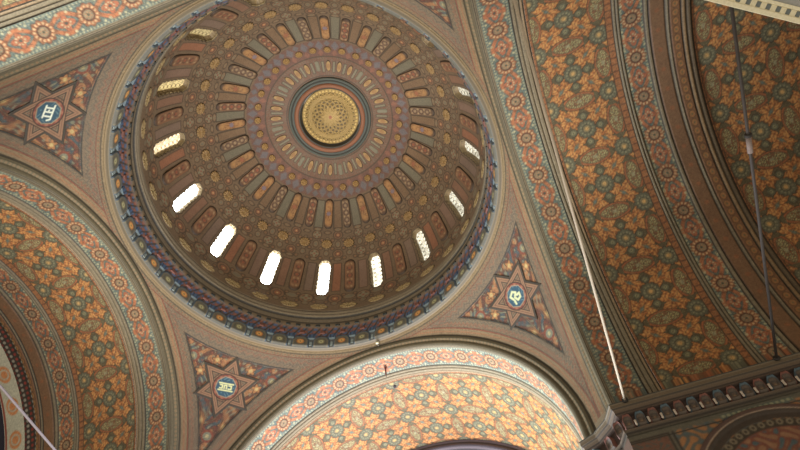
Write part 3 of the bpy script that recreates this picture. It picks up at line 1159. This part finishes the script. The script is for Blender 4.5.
# templates are built at azimuth 0
def curved_box(name, r, aw, z0, z1, dep, col, parent, taper=1.0, round_=False, colfn=None):
    """small block on the drum: half angular width aw (metres), between z0,z1, projecting dep inward; arched top if round_"""
    nu, nv = 15, 19
    u = np.linspace(-1, 1, nu)
    v = np.linspace(0, 1, nv)
    U, V = np.meshgrid(u, v, indexing='ij')
    wd = np.full(V.shape, aw)
    if round_:
        kk = 1 - aw / (z1 - z0)
        wd = np.where(V > kk, aw * np.sqrt(np.maximum(1 - ((V - kk) / (1 - kk)) ** 2, 0.0)) + 0.001, aw)
    wd = wd * (1 + (taper - 1) * V)
    X = U * wd
    Zz = z0 + (z1 - z0) * V
    edge = np.minimum(1 - np.abs(U), np.minimum(V, 1 - V) * 2)
    H = dep * np.clip(edge / 0.18, 0, 1) ** 0.6
    H = np.where((np.abs(U) > 0.999) | (V < 0.001) | (V > 0.999), -0.03, H)
    C_ = np.tile(col, (nu, nv, 1)) if colfn is None else colfn(X, V, U)
    rr = r - H
    P = np.stack([rr * np.cos(X / r), rr * np.sin(X / r), Zz], -1)
    return grid_obj(name, P, C_, None, parent, flip=False)


def niche_col(body, lit_):
    def f(X, V, U):
        cvn = Cv(X.shape, c(76, 90, 108))
        Yq = (V - 0.42) * 0.52
        cvn.put(sm(np.hypot(X, np.maximum(Yq, 0)) - 0.21), c(112, 102, 86))
        cvn.put(sm(np.hypot(X, np.maximum(Yq, 0)) - 0.175), c(92, 88, 82))
        cvn.put(sm(np.hypot(X, Yq) - 0.125), c(66, 62, 58))
        cvn.put(sm(np.hypot(X, Yq) - 0.11), body)
        cvn.put(sm(np.hypot(X, (V - 0.42) * 0.46) - 0.055), lit_)
        cvn.put(sm(np.hypot(X, (V - 0.42) * 0.46) - 0.024), DK)
        return cvn.C
    return f


n1 = curved_box('niche', 4.80, 0.265, 13.735, 14.22, 0.06, None, mq, round_=True, colfn=niche_col(c(200, 128, 54), c(222, 168, 90)))
n2 = curved_box('niche', 4.80, 0.265, 13.735, 14.22, 0.06, None, mq, round_=True, colfn=niche_col(c(132, 122, 92), c(190, 184, 140)))
def bkc(X, V, U):
    cvn = Cv(X.shape, c(62, 88, 130))
    cvn.put(sm(np.abs(np.abs(U) - 0.45) - 0.16, 0.05), c(50, 60, 80))
    cvn.put(sm(V - 0.2, 0.05), c(96, 112, 128))
    return cvn.C


bk = curved_box('bracket', 4.78, 0.11, 14.10, 14.32, 0.03, None, mq, taper=1.1, colfn=bkc)
pk = curved_box('colonnette', 4.80, 0.045, 13.80, 14.0, 0.02, c(132, 144, 152), mq)
dn = curved_box('dentil', 4.70, 0.075, 14.57, 14.67, 0.04, c(44, 48, 48), mq)
sp = curved_box('bracket_stone', 4.75, 0.085, 14.30, 14.42, 0.04, c(112, 64, 56), mq)
ph = rad(116.6)
for i in range(50):
    a = ph + i * rad(7.2)
    o = (n1, n2)[i % 2] if i < 2 else copy_obj((n1, n2)[i % 2], mq)
    o.rotation_euler = (0, 0, a)
    for tpl, off in ((bk, 3.6), (pk, 3.6), (sp, 0.0)):
        o = tpl if i == 0 else copy_obj(tpl, mq)
        o.rotation_euler = (0, 0, a + rad(off))
for i in range(100):
    o = dn if i == 0 else copy_obj(dn, mq)
    o.rotation_euler = (0, 0, rad(122.2 + i * 3.6))

# ------------------------------------------------------------------ cornices on the walls and the walls
WALLY = 4.45


def sweep(name, path, prof, cols, parent, inside=1, res=None, label=None):
    """profile (offset towards the room, z) along a plan path with mitred corners"""
    path = [Vector(q) for q in path]
    n = len(path)
    offs = []
    for i in range(n):
        ds = []
        if i > 0:
            ds.append((path[i] - path[i - 1]).normalized())
        if i < n - 1:
            ds.append((path[i + 1] - path[i]).normalized())
        nr = [Vector((d.y, -d.x)) * inside for d in ds]
        m_ = sum(nr, Vector((0, 0))) / len(nr)
        offs.append(m_ / m_.length_squared)
    P = np.array([[(q.x + o_.x * p0, q.y + o_.y * p0, z0) for (p0, z0) in prof] for q, o_ in zip(path, offs)])
    C_ = np.array([list(cols)] * n)
    o = mesh_obj(name, P, quads(P.shape[0], P.shape[1]), C_.reshape(-1, 3), M_STUCCO, parent, smooth=False)
    if label:
        o['label'] = label
    return o


PATHP = [(4.42, 11.5), (4.42, 5.12), (4.69, 5.0), (5.0, 4.69), (5.12, 4.42), (12.6, 4.42)]
CP = [(0.0, 8.634), (0.05, 8.58), (0.12, 8.57), (0.12, 8.54), (0.11, 8.53), (0.115, 8.46), (0.10, 8.45), (0.075, 8.43), (0.06, 8.38), (0.055, 8.37), (0.05, 8.33), (0.03, 8.32), (-0.02, 8.30), (-0.04, 8.02), (0.02, 7.99), (0.03, 7.98), (0.03, 7.93), (0.0, 7.92), (0.0, 7.86)]
CC = [c(80, 88, 96), c(84, 92, 100), c(60, 66, 76), c(118, 104, 88), c(124, 106, 88), c(116, 98, 80), c(60, 50, 44), c(112, 92, 76), c(104, 84, 70), c(56, 46, 42), c(96, 76, 66), c(80, 60, 54), c(74, 54, 50), c(84, 66, 62), c(112, 92, 84), c(120, 100, 88), c(96, 82, 72), c(60, 50, 46), c(100, 90, 80)]


def niche_mesh(col):
    """little arched shell niche, centred at x=0, standing at y=0 facing -y"""
    nu, nv = 13, 15
    U, V = np.meshgrid(np.linspace(-1, 1, nu), np.linspace(0, 1, nv), indexing='ij')
    wd = np.where(V > 0.55, np.sqrt(np.maximum(1 - ((V - 0.55) / 0.45) ** 2, 0.0)), 1.0) * 0.098
    X = U * wd
    Zz = V * 0.29
    yb = -0.075 + 0.05 * (1 - U ** 2) * np.sin(np.clip(V, 0, 1) * PI) * 1.2 - 0.03 * V
    yb = np.where((np.abs(U) > 0.99) | (V > 0.99) | (V < 0.01), 0.03, yb)
    cvn = Cv(X.shape, col)
    q = np.hypot(X, np.maximum(Zz - 0.16, 0))
    cvn.put(sm(q - 0.078, 0.008), c(62, 52, 52))
    cvn.put(sm(q - 0.066, 0.008), c(104, 88, 80))
    cvn.put(sm(np.abs(np.hypot(X, Zz - 0.12) - 0.05) - 0.008), c(66, 60, 62))
    cvn.put(sm(np.hypot(X, Zz - 0.08) - 0.025), c(150, 120, 96))
    return np.stack([X, yb, Zz], -1), cvn.C


cor = empty('wall_cornice', 'brown ledge with red and blue arched niches along the wall at the lower right', 'cornice')
sweep('cornice_moulding', PATHP, CP, CC, cor)
pr, cr_ = niche_mesh(c(134, 80, 70))
pb, cb_ = niche_mesh(c(82, 104, 122))
nr_ = grid_obj('niche', pr, cr_, None, cor, flip=False)
nb_ = grid_obj('niche', pb, cb_, None, cor, flip=False)
nr_['label'] = 'red arched niche'
nb_['label'] = 'blue arched niche'
wp = curved = None
uu = np.linspace(0, 2 * PI, 11)
zz_ = np.array([0, 0.0, 0.02, 0.09, 0.11, 0.11])
rr_ = np.array([0.0, 0.016, 0.02, 0.02, 0.026, 0.0])
PP = np.array([[(r_ * math.cos(q), r_ * math.sin(q), z0) for r_, z0 in zip(rr_, zz_)] for q in uu])
wp = grid_obj('colonnette', PP, np.tile(c(206, 186, 176), (PP.shape[0] * PP.shape[1], 1)), None, cor)
first = {0: nr_, 1: nb_}
used = set()
fp = True


def place_niche(i, x, y, rot):
    global fp
    k_ = i % 2
    o = first[k_] if k_ not in used else copy_obj(first[k_], cor)
    used.add(k_)
    o.location = (x, y, 8.02)
    o.rotation_euler = (0, 0, rot)


def place_col(x, y):
    global fp
    o = wp if fp else copy_obj(wp, cor)
    fp = False
    o.location = (x, y, 8.0)


for i in range(20):
    x = 5.24 + i * 0.234
    place_niche(i, x, 4.44, 0)
    place_col(x + 0.117, 4.36)
for i in range(8):
    y = 5.26 + i * 0.234
    place_niche(i + 1, 4.44, y, -PI / 2)
    place_col(4.36, y + 0.117)
for i, (x, y, r_) in enumerate(((4.85, 4.86, -PI / 4), (4.56, 5.07, -rad(66)), (5.07, 4.56, -rad(24)))):
    place_niche(i, x, y, r_)

# wall below the cornice
def paint_wall(X, Zv):
    cv = Cv(X.shape, c(104, 96, 84))
    # flat frames
    d = np.maximum(np.abs(X - 5.42) - 0.36, Zv - 7.74)
    cv.put(sm(np.abs(d) - 0.02), c(64, 52, 46))
    cv.put(sm(d + 0.03), c(118, 78, 64))
    cv.put(sm(d + 0.06) * np.clip(filigree(X, Zv, 0.2) * 2, 0, 1), c(90, 84, 80))
    # big blind arch
    cx, cz, R = 7.25, 6.28, 1.36
    r = np.hypot(X - cx, Zv - cz)
    th = np.arctan2(Zv - cz, X - cx)
    inside = sm(r - R)
    # ground pattern
    out = sm(R + 0.1 - r)
    fl = filigree(X, Zv, 0.34, 0.4)
    reg = sm(np.maximum(np.maximum(5.84 - X, X - 8.1), Zv - 7.76))
    cv.put(reg, c(98, 96, 92))
    cv.put(reg * np.clip(fl * 2, 0, 1), c(166, 112, 68))
    cv.put(reg * np.clip(-fl * 2 - 0.6, 0, 1), c(84, 98, 106))
    cv.put(sm(np.abs(X - 5.86) - 0.02) * sm(Zv - 7.76), c(60, 50, 44))
    # strip with beads
    s1 = sm(np.maximum(np.maximum(6.7 - X, X - 7.9), np.abs(Zv - 7.78) - 0.045))
    cv.put(s1, c(88, 96, 90))
    cv.put(s1 * sm(np.hypot(fold(X, 0.09), Zv - 7.78) - 0.03), c(150, 146, 120))
    cv.put(sm(np.abs(Zv - 7.70) - 0.012), c(56, 50, 46))
    # medallion
    r2 = np.hypot(X - 6.80, Zv - 7.60)
    cv.put(sm(r2 - 0.14), c(54, 48, 48))
    cv.put(sm(r2 - 0.12), c(66, 98, 130))
    cv.put(sm(r2 - 0.07), c(96, 108, 112))
    cv.put(sm(r2 - 0.035), c(206, 156, 96))
    # arch rings
    for q, wd, col in ((0.09, 0.05, c(96, 70, 64)), (0.04, 0.012, c(176, 150, 134)), (-0.06, 0.09, c(70, 56, 48)), (-0.30, 0.02, DK)):
        cv.put(sm(np.abs(r - R - q) - wd), col)
    cv.put(sm(r - R + 0.16), c(66, 54, 44))
    rd = np.hypot(r - R + 0.22, fold(th * R, 0.17))
    cv.put(sm(rd - 0.06), c(132, 116, 96))
    cv.put(sm(rd - 0.03), c(70, 56, 46))
    cv.put(sm(r - R + 0.32), c(126, 70, 54))
    cv.put(sm(r - R + 0.34) * np.clip(fl * 2, 0, 1), c(150, 104, 76))
    cv.put(sm(r - R + 0.34) * np.clip(-fl * 2 - 0.4, 0, 1), c(78, 92, 100))
    cv.H = 0.03 * sm(np.abs(r - R - 0.06) - 0.08)
    return cv


x = np.arange(5.12, 9.2, 0.02)
z_ = np.arange(5.9, 7.93, 0.02)
X, Zv = np.meshgrid(x, z_, indexing='ij')
cv = paint_wall(X, Zv)
grain(cv, X, Zv)
wr = grid_obj('wall_right', np.stack([X, np.full(X.shape, WALLY) - cv.H, Zv], -1), cv.C, None, None, flip=False)
wr['kind'] = 'structure'


def box_wall(name, pts, z0, z1, col):
    P = np.array([[(x, y, z0) for x, y in pts], [(x, y, z1) for x, y in pts]])
    o = grid_obj(name, P, np.tile(col, (2 * len(pts), 1)))
    for f in o.data.polygons:
        f.use_smooth = False
    o['kind'] = 'structure'
    return o


box_wall('wall_pier', [(4.42, 11.5), (4.42, 5.12), (4.69, 5.0), (5.0, 4.69), (5.12, 4.45)], 5.0, 7.93, c(104, 78, 68))
box_wall('wall_pier_top', [(4.69, 5.0), (5.0, 4.69)], 8.63, 8.85, c(128, 108, 84))
for nm, a in (('wall_bottom', 90), ('wall_left', 180), ('wall_top', 270)):
    for s_ in (-1, 1):
        pts = [(5.12, 4.42 * s_), (11.5, 4.42 * s_)]
        ca, sa = math.cos(rad(a)), math.sin(rad(a))
        if nm == 'wall_bottom' and s_ == -1:
            continue
        box_wall(nm, [(x * ca - y * sa, x * sa + y * ca) for x, y in pts], 5.0, 8.55, c(120, 96, 76))


def end_wall(name, a, xw, r, col, rh=0.0):
    """lunette closing a vault"""
    t = np.linspace(0, PI, 60)
    rr = np.array([rh, r])
    P = np.array([[(xw, q * math.cos(u), HC + q * math.sin(u)) for u in t] for q in rr])
    P = P @ np.array(rotz(rad(a)).to_3x3()).T
    o = grid_obj(name, P, np.tile(col, (2 * len(t), 1)))
    o['kind'] = 'structure'


end_wall('wall_left_end', 180, 10.2, 4.42, c(40, 42, 60))
end_wall('wall_right_end', 0, 12.6, 4.42, c(120, 80, 50))
end_wall('wall_bottom_end', 90, 9.82, 4.04, c(80, 66, 74))
end_wall('wall_top_end', 270, 9.2, 4.42, c(150, 130, 110))


# ------------------------------------------------------------------ iron work
def tube(name, p0, p1, r, col, parent=None, material=None, n=10):
    p0, p1 = Vector(p0), Vector(p1)
    d = (p1 - p0).normalized()
    a = d.orthogonal().normalized()
    b_ = d.cross(a)
    th = np.linspace(0, 2 * PI, n + 1)
    P = []
    for pt, rr in ((p0, 0.0), (p0, r), (p1, r), (p1, 0.0)):
        P.append([tuple(pt + (a * math.cos(q) + b_ * math.sin(q)) * rr) for q in th])
    P = np.array(P)
    return mesh_obj(name, P, quads(P.shape[0], P.shape[1], True), np.tile(col, (P.shape[0] * P.shape[1], 1)), material or M_IRON, parent, smooth=True)


def tie_rod(x, y0, y1, col, lab, buckle, grp='iron tie rods across the vaults'):
    t = empty('tie_rod', lab, 'tie rod', (x, y0, 8.56), grp)
    L_ = y1 - y0
    tube('rod', (0, 0, 0), (0, L_, 0), 0.024, col, t)
    tube('end_plate', (0, L_ - 0.03, 0), (0, L_ + 0.0, 0), 0.06, c(50, 44, 42), t)
    tube('end_plate', (0, 0, 0), (0, 0.03, 0), 0.06, c(50, 44, 42), t)
    if buckle:
        tube('turnbuckle', (0, L_ / 2 - 0.14, 0), (0, L_ / 2 + 0.14, 0), 0.04, c(150, 128, 128), t)
        tube('turnbuckle_nut', (0, L_ / 2 - 0.18, 0), (0, L_ / 2 - 0.13, 0), 0.055, c(60, 52, 50), t, n=6)
    return t


tie_rod(5.35, -4.35, 4.30, c(206, 184, 168), 'thin pale iron tie rod without turnbuckle, crossing the orange vault nearest the dome', False)
tie_rod(8.10, -4.35, 4.30, c(78, 68, 68), 'dark iron tie rod with a turnbuckle at mid length, nearest the right edge', True)
tie_rod(-5.41, -4.35, 4.35, c(150, 136, 150), 'grey iron tie rod crossing the bottom left corner beside the pale arch band', False)

hk = empty('ceiling_hook', 'small dark red hook hanging from the pale daylit vault', 'hook', (0, 5.56, HC + RI))
tube('hook_plate', (0, 0, 0.0), (0, 0, -0.03), 0.05, c(120, 62, 50), hk)
tube('hook_stem', (0, 0, -0.02), (0.01, 0, -0.30), 0.022, c(110, 56, 46), hk)
tube('hook_wire', (0.01, 0, -0.28), (0.02, 0.02, -0.42), 0.01, c(90, 84, 84), hk)
kb = empty('ceiling_stud', 'tiny dark stud in the pale daylit vault beyond the red hook', 'stud', (0, 6.29, HC + RI))
tube('stud_cap', (0, 0, 0.01), (0, 0, -0.04), 0.045, c(70, 60, 70), kb)
tube('stud_tip', (0, 0, -0.03), (0, 0, -0.06), 0.02, c(60, 50, 60), kb)
kn = empty('keystone_knob', 'small pale knob at the crown of the daylit arch under the dome', 'knob', (0.02, 4.92, 13.50))
tube('knob_stem', (0, 0.04, 0), (0, -0.06, 0), 0.025, c(90, 80, 66), kn)
tube('knob_head', (0, -0.05, 0), (0, -0.10, 0), 0.05, c(206, 196, 170), kn)

# ------------------------------------------------------------------ white gallery cornice, close overhead
gal = empty('gallery_cornice', 'cream wooden cornice with grey square coffers cutting the top right corner', 'cornice', (6.663, -3.03, 6.0))
gal.rotation_euler = (0, 0, math.atan2(-2.477 + 3.03, 7.489 - 6.663))
CRM = c(246, 230, 204)


def box(name, x0, x1, y0, y1, z0, z1, col, parent, material=None):
    me = bpy.data.meshes.new(name)
    V = [(x, y, z) for x in (x0, x1) for y in (y0, y1) for z in (z0, z1)]
    F = [(0, 1, 3, 2), (4, 6, 7, 5), (0, 4, 5, 1), (2, 3, 7, 6), (0, 2, 6, 4), (1, 5, 7, 3)]
    o = mesh_obj(name, V, F, col, material or M_WOOD, parent, smooth=False)
    bv = o.modifiers.new('bevel', 'BEVEL')
    bv.width = 0.004
    bv.segments = 2
    return o


X0, X1 = -1.2, 2.6
box('lower_lip', X0, X1, -0.045, 0.0, 0.0, 0.14, CRM, gal)
box('soffit_board', X0, X1, -0.110, -0.045, 0.015, 0.14, CRM, gal)
box('upper_lip', X0, X1, -0.14, -0.110, 0.0, 0.10, CRM, gal)
box('balcony_floor', X0, X1 + 3, -4.0, -0.14, 0.02, 0.12, c(170, 166, 172), gal)  # grey floor edge, run on out of view to shade the vault above
cf = None
for i in range(36):
    x_ = X0 + 0.06 + i * 0.104
    if cf is None:
        cf = box('coffer', -0.023, 0.023, -0.104, -0.052, 0.011, 0.03, c(112, 118, 124), gal)
        o = cf
    else:
        o = copy_obj(cf, gal)
    o.location = (x_, 0, 0)
